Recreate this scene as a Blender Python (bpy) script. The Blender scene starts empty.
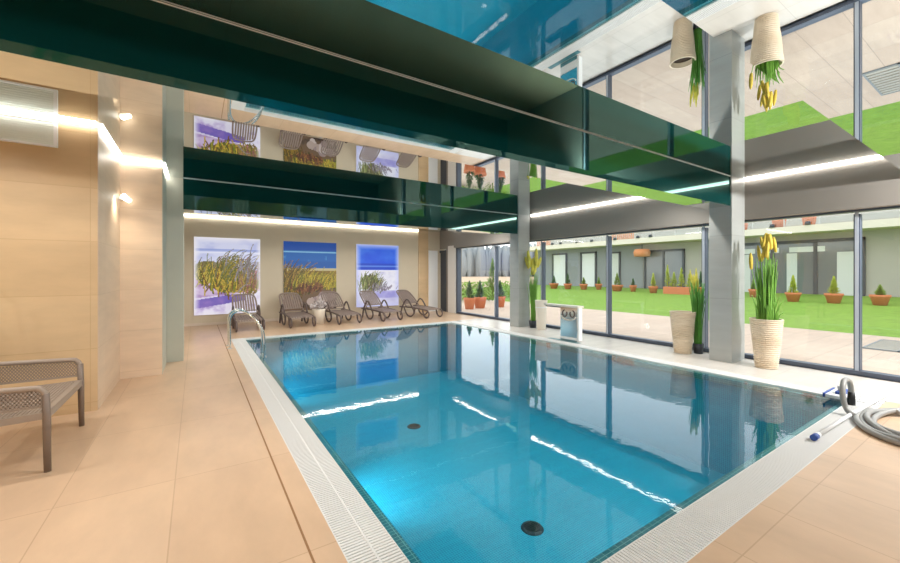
import bpy, bmesh, math, random
import numpy as np
from mathutils import Vector, Matrix
R = math.radians
random.seed(7)
S = bpy.context.scene
C = S.collection

# ------------------------------------------------------------------ camera
EYE = 1.55
cam_d = bpy.data.cameras.new('camera')
cam = bpy.data.objects.new('camera', cam_d); C.objects.link(cam)
cam.location = (0, 0, EYE)
cam.rotation_euler = (R(90), 0, R(-33.144))
cam_d.sensor_width = 36.0
cam_d.lens = 36.0 * 389.04 / 900.0
cam_d.shift_y = -8.7 / 900.0
cam_d.clip_start = 0.05; cam_d.clip_end = 600
S.camera = cam

# ------------------------------------------------------------------ world: bright overcast sky
w = bpy.data.worlds.new('overcast'); S.world = w; w.use_nodes = True
bg = w.node_tree.nodes['Background']
bg.inputs[0].default_value = (0.93, 0.97, 1.0, 1)
bg.inputs[1].default_value = 2.25

# ------------------------------------------------------------------ fill spots added out of view to brighten the hall
def downlight(x, y, z, watts, col=(1, 0.965, 0.91), cone=150, rad=0.06, tilt=0.0):
    l = bpy.data.lights.new('downlight', 'SPOT'); l.energy = watts; l.color = col
    l.spot_size = R(cone); l.spot_blend = 0.6; l.shadow_soft_size = rad
    o = bpy.data.objects.new('downlight', l); C.objects.link(o); o.location = (x, y, z)
    o.rotation_euler = (math.atan(tilt), 0, 0)
for x in (-2.6, -0.6, 1.5, 3.6, 5.8):
    downlight(x, -0.6, 2.83, 88, tilt=0.7)
for x in (-2.9, -1.3):
    downlight(x, 2.0, 3.2, 100)
    downlight(x - 0.6, 4.6, 3.2, 130)
downlight(7.7, -0.7, 2.83, 820, col=(1, 0.98, 0.96), tilt=1.0)  # extra spot added to lighten the near column's camera-facing side
for x in (0.4, 2.2, 4.0, 5.8, 7.3):                # added fill, hidden behind the near beam and the far beam
    downlight(x, 3.62, 3.2, 135, tilt=0.35)
    downlight(x, 9.3, 3.2, 185, tilt=0.3)

S.view_settings.view_transform = 'Standard'
S.view_settings.look = 'None'
S.view_settings.gamma = 1.0
S.view_settings.use_curve_mapping = False
S.view_settings.exposure = 0.0
try:
    S.cycles.max_bounces = 14; S.cycles.glossy_bounces = 8; S.cycles.transparent_max_bounces = 24
    S.cycles.diffuse_bounces = 5; S.cycles.sample_clamp_indirect = 6.0
except Exception:
    pass

LED_POWER = 11.0

# ------------------------------------------------------------------ materials
def srgb(r, g, b):
    f = lambda c: (c / 12.92 if c <= 0.04045 else ((c + 0.055) / 1.055) ** 2.4)
    return (f(r / 255), f(g / 255), f(b / 255), 1)
class NT:
    def __init__(s, name):
        s.m = bpy.data.materials.new(name); s.m.use_nodes = True; s.t = s.m.node_tree; s.n = s.t.nodes; s.n.clear()
        s.out = s.n.new('ShaderNodeOutputMaterial')
    def add(s, typ, **kw):
        n = s.n.new(typ)
        for k, v in kw.items(): setattr(n, k, v)
        return n
    def link(s, a, b): s.t.links.new(a, b)
def mat(name, col, rough=0.5, metal=0.0, var=0.0, scale=6.0, bump=0.0, emit=0.0, spec=0.5, stretch=None, bscale=None):
    k = NT(name); p = k.add('ShaderNodeBsdfPrincipled')
    p.inputs['Base Color'].default_value = col; p.inputs['Roughness'].default_value = rough
    p.inputs['Metallic'].default_value = metal; p.inputs['Specular IOR Level'].default_value = spec
    if emit:
        p.inputs['Emission Color'].default_value = col; p.inputs['Emission Strength'].default_value = emit
    if var or bump:
        tc = k.add('ShaderNodeTexCoord'); nz = k.add('ShaderNodeTexNoise'); nz.inputs['Scale'].default_value = scale
        nz.inputs['Detail'].default_value = 5
        mp = k.add('ShaderNodeMapping')
        if stretch: mp.inputs['Scale'].default_value = stretch
        k.link(tc.outputs['Object'], mp.inputs['Vector']); k.link(mp.outputs[0], nz.inputs['Vector'])
        if var:
            mx = k.add('ShaderNodeMix', data_type='RGBA')
            mx.inputs['A'].default_value = tuple(max(0, c * (1 - var)) for c in col[:3]) + (1,)
            mx.inputs['B'].default_value = tuple(min(1, c * (1 + var)) for c in col[:3]) + (1,)
            k.link(nz.outputs['Fac'], mx.inputs['Factor']); k.link(mx.outputs['Result'], p.inputs['Base Color'])
        if bump:
            b = k.add('ShaderNodeBump'); b.inputs['Strength'].default_value = bump; b.inputs['Distance'].default_value = 0.02
            if bscale:
                n2 = k.add('ShaderNodeTexNoise'); n2.inputs['Scale'].default_value = bscale
                k.link(tc.outputs['Object'], n2.inputs['Vector']); k.link(n2.outputs['Fac'], b.inputs['Height'])
            else: k.link(nz.outputs['Fac'], b.inputs['Height'])
            k.link(b.outputs[0], p.inputs['Normal'])
    k.link(p.outputs[0], k.out.inputs[0]); return k.m
def tile_mat(name, c1, c2, mortar, bw, bh, ms, rough=0.3, offset=(0, 0), stagger=0.0, vein=0.12, vscale=(0.6, 3, 1), spec=0.5, bump=0.0):
    k = NT(name); p = k.add('ShaderNodeBsdfPrincipled'); p.inputs['Roughness'].default_value = rough
    p.inputs['Specular IOR Level'].default_value = spec
    tc = k.add('ShaderNodeUVMap'); mp = k.add('ShaderNodeMapping'); mp.inputs['Location'].default_value = (-offset[0], -offset[1], 0)
    br = k.add('ShaderNodeTexBrick'); br.offset = stagger; br.squash = 1.0
    br.inputs['Color1'].default_value = c1; br.inputs['Color2'].default_value = c2; br.inputs['Mortar'].default_value = mortar
    br.inputs['Scale'].default_value = 1; br.inputs['Mortar Size'].default_value = ms; br.inputs['Mortar Smooth'].default_value = 0.1
    br.inputs['Brick Width'].default_value = bw; br.inputs['Row Height'].default_value = bh; br.inputs['Bias'].default_value = 0
    k.link(tc.outputs[0], mp.inputs['Vector']); k.link(mp.outputs[0], br.inputs['Vector'])
    nz = k.add('ShaderNodeTexNoise'); nz.inputs['Scale'].default_value = 2.2; nz.inputs['Detail'].default_value = 7; nz.inputs['Roughness'].default_value = 0.6
    m2 = k.add('ShaderNodeMapping'); m2.inputs['Scale'].default_value = vscale
    k.link(tc.outputs[0], m2.inputs['Vector']); k.link(m2.outputs[0], nz.inputs['Vector'])
    rm = k.add('ShaderNodeMapRange'); rm.inputs['From Min'].default_value = 0.3; rm.inputs['From Max'].default_value = 0.7
    rm.inputs['To Min'].default_value = 1 - vein; rm.inputs['To Max'].default_value = 1 + vein
    k.link(nz.outputs['Fac'], rm.inputs['Value'])
    mx = k.add('ShaderNodeVectorMath', operation='SCALE')
    k.link(br.outputs['Color'], mx.inputs[0]); k.link(rm.outputs[0], mx.inputs['Scale']); k.link(mx.outputs[0], p.inputs['Base Color'])
    if bump:
        b = k.add('ShaderNodeBump'); b.inputs['Strength'].default_value = bump; b.inputs['Distance'].default_value = 0.01; b.invert = True
        k.link(br.outputs['Fac'], b.inputs['Height']); k.link(b.outputs[0], p.inputs['Normal'])
    k.link(p.outputs[0], k.out.inputs[0]); return k.m
def mirror(name, col, rough=0.0, base=None, mix=1.0, bump=0.0):
    k = NT(name); g = k.add('ShaderNodeBsdfGlossy'); g.inputs['Color'].default_value = col; g.inputs['Roughness'].default_value = rough
    if bump:
        tc = k.add('ShaderNodeTexCoord'); nz = k.add('ShaderNodeTexNoise'); nz.inputs['Scale'].default_value = 1.1; nz.inputs['Detail'].default_value = 1
        b = k.add('ShaderNodeBump'); b.inputs['Strength'].default_value = bump; b.inputs['Distance'].default_value = 0.02
        k.link(tc.outputs['Object'], nz.inputs['Vector']); k.link(nz.outputs['Fac'], b.inputs['Height']); k.link(b.outputs[0], g.inputs['Normal'])
    if base is None: k.link(g.outputs[0], k.out.inputs[0]); return k.m
    d = k.add('ShaderNodeBsdfDiffuse'); d.inputs['Color'].default_value = base
    s = k.add('ShaderNodeAddShader'); k.link(d.outputs[0], s.inputs[0]); k.link(g.outputs[0], s.inputs[1]); k.link(s.outputs[0], k.out.inputs[0]); return k.m
def emission(name, col, st):
    k = NT(name); e = k.add('ShaderNodeEmission'); e.inputs[0].default_value = col; e.inputs[1].default_value = st
    k.link(e.outputs[0], k.out.inputs[0]); return k.m
def clear(name, ior, tint, gl=(1, 1, 1, 1), rough=0.0, bump=0.0):
    f0 = ((ior - 1) / (ior + 1)) ** 2
    k = NT(name); lw = k.add('ShaderNodeLayerWeight'); lw.inputs['Blend'].default_value = 0.5
    pw = k.add('ShaderNodeMath', operation='POWER'); pw.inputs[1].default_value = 5.0; k.link(lw.outputs['Facing'], pw.inputs[0])
    fr = k.add('ShaderNodeMath', operation='MULTIPLY_ADD'); fr.inputs[1].default_value = 1 - f0; fr.inputs[2].default_value = f0
    k.link(pw.outputs[0], fr.inputs[0])
    t = k.add('ShaderNodeBsdfTransparent'); t.inputs[0].default_value = tint
    g = k.add('ShaderNodeBsdfGlossy'); g.inputs[0].default_value = gl; g.inputs['Roughness'].default_value = rough
    if bump:
        tc = k.add('ShaderNodeTexCoord'); nz = k.add('ShaderNodeTexNoise'); nz.inputs['Scale'].default_value = 5.0; nz.inputs['Detail'].default_value = 3
        b = k.add('ShaderNodeBump'); b.inputs['Strength'].default_value = bump; b.inputs['Distance'].default_value = 0.02
        k.link(tc.outputs['Object'], nz.inputs['Vector']); k.link(nz.outputs['Fac'], b.inputs['Height'])
        k.link(b.outputs[0], g.inputs['Normal']); k.link(b.outputs[0], lw.inputs['Normal'])
    m = k.add('ShaderNodeMixShader'); k.link(fr.outputs[0], m.inputs[0]); k.link(t.outputs[0], m.inputs[1]); k.link(g.outputs[0], m.inputs[2])
    k.link(m.outputs[0], k.out.inputs[0]); return k.m
def attr_mat(name, emit, base):
    k = NT(name); p = k.add('ShaderNodeBsdfPrincipled'); a = k.add('ShaderNodeAttribute'); a.attribute_name = 'print'
    sc = k.add('ShaderNodeVectorMath', operation='SCALE'); sc.inputs['Scale'].default_value = base
    k.link(a.outputs['Color'], sc.inputs[0]); k.link(sc.outputs[0], p.inputs['Base Color'])
    k.link(a.outputs['Color'], p.inputs['Emission Color']); p.inputs['Emission Strength'].default_value = emit
    p.inputs['Roughness'].default_value = 0.45; k.link(p.outputs[0], k.out.inputs[0]); return k.m

M = {}
M['floor'] = tile_mat('beige_floor_tile', srgb(208, 177, 147), srgb(212, 182, 152), srgb(192, 160, 130), 0.66, 1.33, 0.004, rough=0.3, offset=(0.53, 0.91), vein=0.1, vscale=(1.2, 0.5, 1), spec=0.35)
M['pale_floor'] = tile_mat('pale_deck_tile', srgb(212, 206, 198), srgb(216, 210, 202), srgb(194, 188, 180), 0.66, 1.33, 0.004, rough=0.25, offset=(0.53, 0.91), vein=0.05)
M['sand_tile'] = tile_mat('sandstone_wall_tile', srgb(212, 184, 146), srgb(204, 174, 134), srgb(198, 168, 128), 1.2, 0.6, 0.004, rough=0.4, offset=(-0.99, 0.1), vein=0.13, vscale=(0.3, 0.9, 1))
M['lit_tile'] = tile_mat('lit_stone_wall_tile', srgb(226, 203, 178), srgb(222, 198, 172), srgb(214, 190, 163), 1.2, 0.6, 0.004, rough=0.4, offset=(-0.93, 0.1), vein=0.08)  # paler than the sandstone: lamp light on this wall put into its colour
M['plaster'] = mat('warm_grey_plaster', srgb(206, 194, 172), 0.7, var=0.04, scale=3)
M['pier'] = mat('grey_green_plaster', srgb(190, 190, 176), 0.6, var=0.05, scale=4)
M['lintel'] = mat('grey_lintel_plaster', srgb(146, 141, 134), 0.7, var=0.05, scale=2)
M['column'] = tile_mat('grey_column_tile', srgb(172, 176, 174), srgb(166, 170, 168), srgb(140, 144, 142), 0.9, 1.1, 0.003, rough=0.35, vein=0.06)
M['dark_wall'] = mat('dark_slate_wall', srgb(38, 58, 58), 0.6)
M['white'] = mat('white_paint', srgb(235, 233, 228), 0.6)
M['skirt'] = mat('pale_skirting', srgb(214, 200, 186), 0.5)
M['mirror'] = mirror('mirror_ceiling_film', (0.80, 0.83, 0.83, 1), 0.0, bump=0.006)
M['green_gloss'] = mirror('dark_green_gloss_panel', (0.085, 0.15, 0.135, 1), 0.02, base=(0.001, 0.034, 0.033, 1))
M['led'] = emission('led_white', (1.0, 0.955, 0.88, 1), LED_POWER)
M['seam'] = mat('pale_metal_trim', srgb(244, 246, 246), 0.5)
M['pool_tile'] = tile_mat('turquoise_mosaic', srgb(0, 136, 170), srgb(0, 122, 160), srgb(44, 164, 188), 0.028, 0.028, 0.0028, rough=0.4, vein=0.06)
M['grip_tile'] = tile_mat('dark_teal_grip_tile', srgb(16, 96, 112), srgb(30, 112, 124), srgb(120, 165, 165), 0.06, 0.03, 0.002, rough=0.4, vein=0.1)
M['grate'] = mat('white_plastic_grate', srgb(226, 226, 224), 0.5)
M['grate_dark'] = mat('gutter_grey', srgb(150, 150, 150), 0.7)
M['edge'] = mat('white_pool_edge', srgb(228, 230, 230), 0.4)
M['water'] = clear('pool_water', 1.33, (0.80, 0.985, 0.99, 1), bump=0.045)
M['glass'] = clear('window_glass', 1.45, (0.96, 0.98, 0.98, 1))
M['alu'] = mat('anthracite_aluminium', srgb(88, 97, 114), 0.4, 0.2)
M['alu_light'] = mat('light_anodised_cap', srgb(184, 194, 208), 0.35, 0.2)
M['chrome'] = mat('polished_steel', (0.78, 0.8, 0.8, 1), 0.08, 1.0)
M['steel'] = mat('brushed_steel', (0.7, 0.71, 0.72, 1), 0.28, 1.0)
M['brown'] = mat('taupe_plastic', srgb(142, 126, 118), 0.45)
M['brown_dark'] = mat('dark_taupe_plastic', srgb(98, 84, 80), 0.4)
M['bench'] = mat('taupe_resin', srgb(158, 142, 128), 0.45)
M['bench_dark'] = mat('taupe_resin_leg', srgb(126, 110, 98), 0.45)
M['pot_ribbed'] = mat('ivory_ceramic', srgb(228, 212, 188), 0.55, var=0.05, scale=12)
M['pot_white'] = mat('white_ceramic', srgb(238, 230, 216), 0.35)
M['pot_black'] = mat('black_plastic_pot', srgb(44, 48, 56), 0.5)
M['soil'] = mat('dark_soil', srgb(58, 46, 36), 0.9)
M['leaf'] = mat('green_stem', srgb(116, 168, 66), 0.5, var=0.3, scale=9)
M['leaf_dark'] = mat('dark_green_blade', srgb(86, 150, 58), 0.5, var=0.35, scale=9)
M['seed'] = mat('ochre_seed_head', srgb(214, 190, 76), 0.7, var=0.3, scale=25)
M['yellow_leaf'] = mat('olive_yellow_leaf', srgb(206, 200, 84), 0.6, var=0.35, scale=14)
M['hose'] = mat('grey_corrugated_hose', srgb(158, 158, 156), 0.45)
M['blue'] = mat('blue_plastic', srgb(42, 78, 158), 0.4)
M['white_plastic'] = mat('white_plastic', srgb(240, 242, 244), 0.35)
M['black'] = mat('black_plastic', srgb(24, 26, 28), 0.5)
M['grey_panel'] = mat('grey_grille', srgb(226, 232, 226), 0.5)
M['joint'] = mat('brown_joint', srgb(150, 110, 72), 0.7)
M['paving'] = tile_mat('terrace_paving', srgb(202, 180, 162), srgb(197, 173, 155), srgb(172, 152, 138), 1.2, 0.6, 0.006, rough=0.8, vein=0.07)
M['grass'] = mat('lawn_grass', srgb(118, 152, 50), 0.9, var=0.35, scale=5.0)
M['field'] = mat('dry_field', srgb(196, 168, 140), 0.95, var=0.12, scale=0.2)
M['concrete'] = mat('facade_concrete', srgb(176, 172, 162), 0.85, var=0.07, scale=1.2)
M['concrete_light'] = mat('facade_light_render', srgb(222, 214, 198), 0.8)
M['facade_grey'] = mat('facade_grey_render', srgb(140, 144, 146), 0.8)
M['dark_frame'] = mat('dark_window_frame', srgb(66, 70, 78), 0.5)
M['dark_glass'] = mat('dark_reflective_glazing', srgb(112, 116, 118), 0.1, 0.0, var=0.2, scale=0.8, spec=0.9)
M['curtain'] = mat('white_curtain', srgb(226, 228, 228), 0.8)
M['blind'] = mat('pale_blind', srgb(208, 210, 206), 0.8)
M['terracotta'] = mat('terracotta', srgb(206, 122, 82), 0.8, var=0.1, scale=6)
M['conifer'] = mat('conifer_foliage', srgb(120, 146, 58), 0.8, var=0.4, scale=7)
M['conifer_lime'] = mat('lime_conifer_foliage', srgb(170, 180, 60), 0.8, var=0.3, scale=7)
M['conifer_dark'] = mat('dark_conifer_foliage', srgb(70, 104, 66), 0.8, var=0.4, scale=7)
M['orange'] = mat('orange_fabric', srgb(216, 140, 92), 0.8)
M['rail'] = mat('pale_railing', srgb(196, 196, 194), 0.4)
M['treeline'] = mat('hazed_woodland', srgb(150, 155, 158), 1.0, var=0.15, scale=0.25, stretch=(3, 3, 0.4))  # distance haze put into the grey of the trees
M['sandbark'] = mat('brown_bark', srgb(120, 96, 76), 0.9)
M['pale_foliage'] = mat('silvery_foliage', srgb(196, 186, 184), 0.8, var=0.25, scale=20)
M['lamp_glow'] = emission('underwater_lamp_glow', (0.75, 0.97, 1.0, 1), 6.0)
M['wall_lamp_glow'] = emission('wall_lamp_glow', (1.0, 0.9, 0.74, 1), 7.0)
M['print_a'] = attr_mat('backlit_print', 0.72, 0.25)
M['print_b'] = attr_mat('printed_panel', 0.5, 0.35)  # emission added to brighten this unlit panel
M['drain'] = mat('dark_drain', srgb(18, 40, 52), 0.6)

# ------------------------------------------------------------------ mesh builder
class MB:
    def __init__(s): s.bm = bmesh.new(); s.mi = 0
    def _face(s, vs, mi=None):
        try:
            f = s.bm.faces.new(vs); f.material_index = s.mi if mi is None else mi; return f
        except ValueError: return None
    def box(s, x0, x1, y0, y1, z0, z1, mi=None):
        v = [s.bm.verts.new((x, y, z)) for z in (z0, z1) for x, y in ((x0, y0), (x1, y0), (x1, y1), (x0, y1))]
        for q in ((3, 2, 1, 0), (4, 5, 6, 7), (0, 1, 5, 4), (1, 2, 6, 5), (2, 3, 7, 6), (3, 0, 4, 7)):
            s._face([v[i] for i in q], mi)
        return s
    def bar(s, a, b, wd, th, up=(0, 0, 1)):
        a, b = Vector(a), Vector(b); d = (b - a).normalized(); u = Vector(up)
        if abs(d.dot(u)) > 0.98: u = Vector((1, 0, 0))
        r = d.cross(u).normalized(); u = r.cross(d)
        v = []
        for p in (a, b):
            for i, j in ((-1, -1), (1, -1), (1, 1), (-1, 1)): v.append(s.bm.verts.new(p + r * i * wd / 2 + u * j * th / 2))
        for q in ((3, 2, 1, 0), (4, 5, 6, 7), (0, 1, 5, 4), (1, 2, 6, 5), (2, 3, 7, 6), (3, 0, 4, 7)): s._face([v[i] for i in q])
        return s
    def tube(s, pts, rad, n=8, cap=True, closed=False):
        pts = [Vector(p) for p in pts]; N = len(pts); rings = []
        rr = rad if hasattr(rad, '__len__') else [rad] * N
        prev = None
        for i, p in enumerate(pts):
            a = pts[(i - 1) % N] if (closed or i > 0) else p; b = pts[(i + 1) % N] if (closed or i < N - 1) else p
            t = (b - a)
            t = t.normalized() if t.length > 1e-9 else Vector((0, 0, 1))
            if prev is None:
                u = Vector((0, 0, 1)) if abs(t.z) < 0.9 else Vector((1, 0, 0)); u = (u - t * u.dot(t)).normalized()
            else:
                u = prev - t * prev.dot(t)
                u = u.normalized() if u.length > 1e-6 else t.orthogonal().normalized()
            prev = u; vv = t.cross(u)
            rings.append([s.bm.verts.new(p + (u * math.cos(2 * math.pi * k / n) + vv * math.sin(2 * math.pi * k / n)) * rr[i]) for k in range(n)])
        for i in range(N if closed else N - 1):
            A, B = rings[i], rings[(i + 1) % N]
            for k in range(n):
                f = s._face([A[k], A[(k + 1) % n], B[(k + 1) % n], B[k]])
                if f: f.smooth = True
        if cap and not closed:
            s._face(rings[0][::-1]); s._face(rings[-1])
        return s
    def lathe(s, prof, cx=0, cy=0, n=32, smooth=True):
        rings = []
        for r, z in prof:
            if r < 1e-5: rings.append([s.bm.verts.new((cx, cy, z))])
            else: rings.append([s.bm.verts.new((cx + r * math.cos(2 * math.pi * k / n), cy + r * math.sin(2 * math.pi * k / n), z)) for k in range(n)])
        for A, B in zip(rings, rings[1:]):
            for k in range(n):
                a0, a1 = A[k % len(A)], A[(k + 1) % len(A)]; b0, b1 = B[k % len(B)], B[(k + 1) % len(B)]
                vs = []
                for q in (a0, a1, b1, b0):
                    if q not in vs: vs.append(q)
                if len(vs) > 2:
                    f = s._face(vs)
                    if f: f.smooth = smooth
        return s
    def quad(s, *p, mi=None): return s._face([s.bm.verts.new(q) for q in p], mi)
    def build(s, name, mats, parent=None, loc=None, bevel=0.0):
        bm = s.bm
        if bevel:
            bmesh.ops.bevel(bm, geom=[e for e in bm.edges], offset=bevel, segments=2, affect='EDGES', profile=0.5)
        bm.normal_update()
        uvl = bm.loops.layers.uv.new('UVMap')
        for f in bm.faces:
            n = f.normal; ax = max(range(3), key=lambda i: abs(n[i]))
            for l in f.loops:
                c = l.vert.co
                l[uvl].uv = (c.x, c.y) if ax == 2 else ((c.y, c.z) if ax == 0 else (c.x, c.z))
        me = bpy.data.meshes.new(name); bm.to_mesh(me); bm.free()
        if not isinstance(mats, (list, tuple)): mats = [mats]
        for m in mats: me.materials.append(m)
        o = bpy.data.objects.new(name, me); C.objects.link(o)
        if parent: o.parent = parent
        if loc: o.location = loc
        return o
def tag(o, label, cat, group=None, kind=None):
    o['label'] = label; o['category'] = cat
    if group: o['group'] = group
    if kind: o['kind'] = kind
    return o
def thing(name, label, cat, loc=(0, 0, 0), rz=0.0, group=None):
    o = bpy.data.objects.new(name, None); C.objects.link(o); o.empty_display_size = 0.1
    o.location = loc; o.rotation_euler = (0, 0, rz); return tag(o, label, cat, group)
def struct(o, label=None, cat=None):
    o['kind'] = 'structure'
    if label: o['label'] = label
    o['category'] = cat or o.name.split('.')[0].split('_')[0]
    return o
def dup(root, label, loc, rz=0.0):
    r = root.copy(); C.objects.link(r); r.location = loc; r.rotation_euler = (0, 0, rz); r['label'] = label
    for ch in list(root.children):
        c = ch.copy(); C.objects.link(c); c.parent = r
        for g in ch.children:
            d = g.copy(); C.objects.link(d); d.parent = c
    return r
def smooth_path(pts, n=8):
    P = [Vector(p) for p in pts]; out = []
    for i in range(len(P) - 1):
        p0 = P[max(i - 1, 0)]; p1 = P[i]; p2 = P[i + 1]; p3 = P[min(i + 2, len(P) - 1)]
        for k in range(n):
            t = k / n
            out.append(0.5 * ((2 * p1) + (p2 - p0) * t + (2 * p0 - 5 * p1 + 4 * p2 - p3) * t * t + (3 * p1 - p0 - 3 * p2 + p3) * t ** 3))
    out.append(P[-1]); return out

# ================================================================== SETTING
PX0, PX1, PY0, PY1 = 0.96, 6.70, 1.30, 10.22      # pool inner edge
GX0, GX1, GY0, GY1 = 0.68, 6.98, 1.05, 10.44      # outside of the gutter grating
WX = 8.35                                          # inner face of the window wall
ZC, ZB = 3.21, 2.69                                # ceiling film, underside of the beams
FY = 13.55
DEPTH = 1.5

m = MB()
m.box(-4, GX0, -3.5, 13.7, -0.25, 0)
m.box(GX1, 8.6, -3.5, 0.91, -0.25, 0); m.box(GX1, 8.6, 10.44, 13.7, -0.25, 0)
m.box(GX0, GX1, -3.5, GY0, -0.25, 0)
m.box(GX0, GX1, GY1, 13.7, -0.25, 0)
struct(m.build('floor', M['floor']), 'beige large format tiled pool deck', 'floor')
m = MB(); m.box(GX1, 8.6, 0.91, 10.44, -0.25, 0)
struct(m.build('floor_window_side', M['pale_floor']), 'pale tiled deck between the pool and the windows', 'floor')
m = MB(); m.box(0.523, 0.535, -3.5, 13.5, -0.01, 0.0015)
struct(m.build('trim_1', M['joint']), 'brown movement joint along the left deck', 'joint')

# pool shell
m = MB()
m.box(PX0 - 0.2, PX1 + 0.2, PY0 - 0.2, PY1 + 0.2, -DEPTH - 0.2, -DEPTH)
m.box(PX0 - 0.2, PX0, PY0 - 0.2, PY1 + 0.2, -DEPTH, -0.12)
m.box(PX1, PX1 + 0.2, PY0 - 0.2, PY1 + 0.2, -DEPTH, -0.12)
m.box(PX0, PX1, PY0 - 0.2, PY0, -DEPTH, -0.12)
m.box(PX0, PX1, PY1, PY1 + 0.2, -DEPTH, -0.12)
struct(m.build('pool_basin', M['pool_tile']), 'turquoise mosaic pool basin', 'pool')
m = MB(); g = 0.075
m.box(PX0 - 0.02, PX0 + g, PY0 - 0.02, PY1 + 0.02, -0.12, -0.035)
m.box(PX1 - g, PX1 + 0.02, PY0 - 0.02, PY1 + 0.02, -0.12, -0.035)
m.box(PX0 + g, PX1 - g, PY0 - 0.02, PY0 + g, -0.12, -0.035)
m.box(PX0 + g, PX1 - g, PY1 - g, PY1 + 0.02, -0.12, -0.035)
struct(m.build('pool_grip_ledge', M['grip_tile']), 'dark teal grip tile ledge just under the water line', 'pool edge')
# overflow gutter: grey channel, white kerb and slatted grating
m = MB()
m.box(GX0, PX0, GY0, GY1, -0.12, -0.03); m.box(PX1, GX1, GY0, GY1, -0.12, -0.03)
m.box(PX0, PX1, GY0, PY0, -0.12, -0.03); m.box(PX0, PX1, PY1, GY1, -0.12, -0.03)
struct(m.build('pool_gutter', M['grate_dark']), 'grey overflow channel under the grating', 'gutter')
def grating(side):
    m = MB(); p = 0.024; sl = 0.015
    if side in ('l', 'r'):
        x0, x1 = (GX0, PX0) if side == 'l' else (PX1, GX1)
        mid = (x0 + x1) / 2 + (0.01 if side == 'l' else -0.01)
        for xe in (x0, mid, x1):
            m.box(max(xe - 0.006, x0), min(xe + 0.006, x1), GY0, GY1, -0.029, 0.0)
        y = GY0 + 0.01
        while y < GY1 - 0.02:
            m.box(x0 + 0.006, mid - 0.006, y, y + sl, -0.026, -0.001); m.box(mid + 0.006, x1 - 0.006, y, y + sl, -0.026, -0.001); y += p
    else:
        y0, y1 = (GY0, PY0) if side == 'n' else (PY1, GY1)
        for ye in (y0, y1):
            m.box(PX0 + 0.001, PX1 - 0.001, max(ye - 0.006, y0), min(ye + 0.006, y1), -0.029, 0.0)
        x = PX0 + 0.01
        while x < PX1 - 0.02:
            m.box(x, x + sl, y0 + 0.006, y1 - 0.006, -0.026, -0.001); x += p
    return m.build('pool_overflow_grating', M['grate'])
for sd, lb in (('l', 'white slatted overflow grating along the left pool edge'), ('r', 'white slatted overflow grating on the window side of the pool'),
               ('n', 'white slatted overflow grating on the near pool edge'), ('f', 'white slatted overflow grating in front of the loungers')):
    struct(grating(sd), lb, 'grating')
# water
bm = bmesh.new()
bmesh.ops.create_grid(bm, x_segments=2, y_segments=2, size=0.5)
for v in bm.verts: v.co = Vector(((v.co.x + 0.5) * (PX1 - PX0 - 0.002) + PX0 + 0.001, (v.co.y + 0.5) * (PY1 - PY0 - 0.002) + PY0 + 0.001, -0.012))
me = bpy.data.meshes.new('pool_water'); bm.to_mesh(me); bm.free(); me.materials.append(M['water'])
wat = bpy.data.objects.new('pool_water', me); C.objects.link(wat)
tag(wat, 'clear turquoise pool water with faint ripples', 'water', kind='stuff')

# walls
m = MB(); m.box(-4.2, -0.93, 5.85, 8.6, -0.25, ZC)
struct(m.build('wall_left', M['sand_tile']), 'sandstone tiled wall behind the bench', 'wall')
m = MB(); m.box(-0.93, -0.43, 7.36, 8.6, -0.25, ZC); m.box(-0.929, -0.925, 5.85, 7.36, 0, ZC)
struct(m.build('wall_recess', M['lit_tile']), 'stone wall stepping back beside the left deck, lighting in its colour', 'wall')
m = MB(); m.box(-0.43, -0.185, 8.3, 8.75, -0.25, ZC); m.box(-0.432, -0.427, 7.361, 8.3, 0, ZC)
struct(m.build('wall_pier', M['pier']), 'grey green pier carrying the far beam on the left', 'pier')
m = MB(); m.box(-0.70, -0.45, 8.6, 13.6, -0.25, ZC)
struct(m.build('wall_side', M['plaster']), None, 'wall')
m = MB(); m.box(-0.7, 7.35, FY, FY + 0.25, -0.25, ZC)
m.box(7.79, 8.6, FY + 0.001, FY + 0.25, 2.45, ZC); m.box(8.26, 8.6, FY + 0.001, FY + 0.25, -0.25, 2.45)
struct(m.build('wall_far', M['plaster']), 'plastered far wall with three dune pictures', 'wall')
m = MB(); m.box(7.35, 7.79, FY - 0.03, FY + 0.25, -0.25, ZC)
struct(m.build('wall_far_stone', M['sand_tile']), 'narrow sandstone strip at the right end of the far wall', 'wall')
m = MB(); m.box(WX - 0.15, 8.6, -3.5, 12.3, 2.505, ZC); m.box(WX, 8.6, 12.3, 13.8, 2.505, ZC); m.box(WX - 0.03, 8.6, 12.34, 12.86, -0.25, 2.51); m.box(WX, 8.6, 12.86, 13.06, -0.25, 2.51)
m.box(WX, 8.6, -3.5, -0.62, -0.25, 2.51)
struct(m.build('wall_right', M['lintel']), 'grey lintel wall above the tall windows', 'wall')
m = MB(); m.box(WX - 0.05, WX - 0.031, 12.34, 12.86, 0, 2.6)
struct(m.build('trim_2', M['white']), 'white painted pillar in the far window corner', 'pillar')
m = MB(); m.box(-4.2, 8.6, -3.7, -3.5, -0.25, ZC)
struct(m.build('wall_near', M['dark_wall']), None, 'wall')
m = MB(); m.box(-4.2, -4, -3.5, 5.9, -0.25, ZC)
struct(m.build('wall_side_left', M['sand_tile']), None, 'wall')
m = MB(); m.box(-0.45, 7.35, FY - 0.015, FY, 0, 0.08)
struct(m.build('baseboard_far', M['skirt']), 'pale skirting under the pictures', 'skirting')
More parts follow.
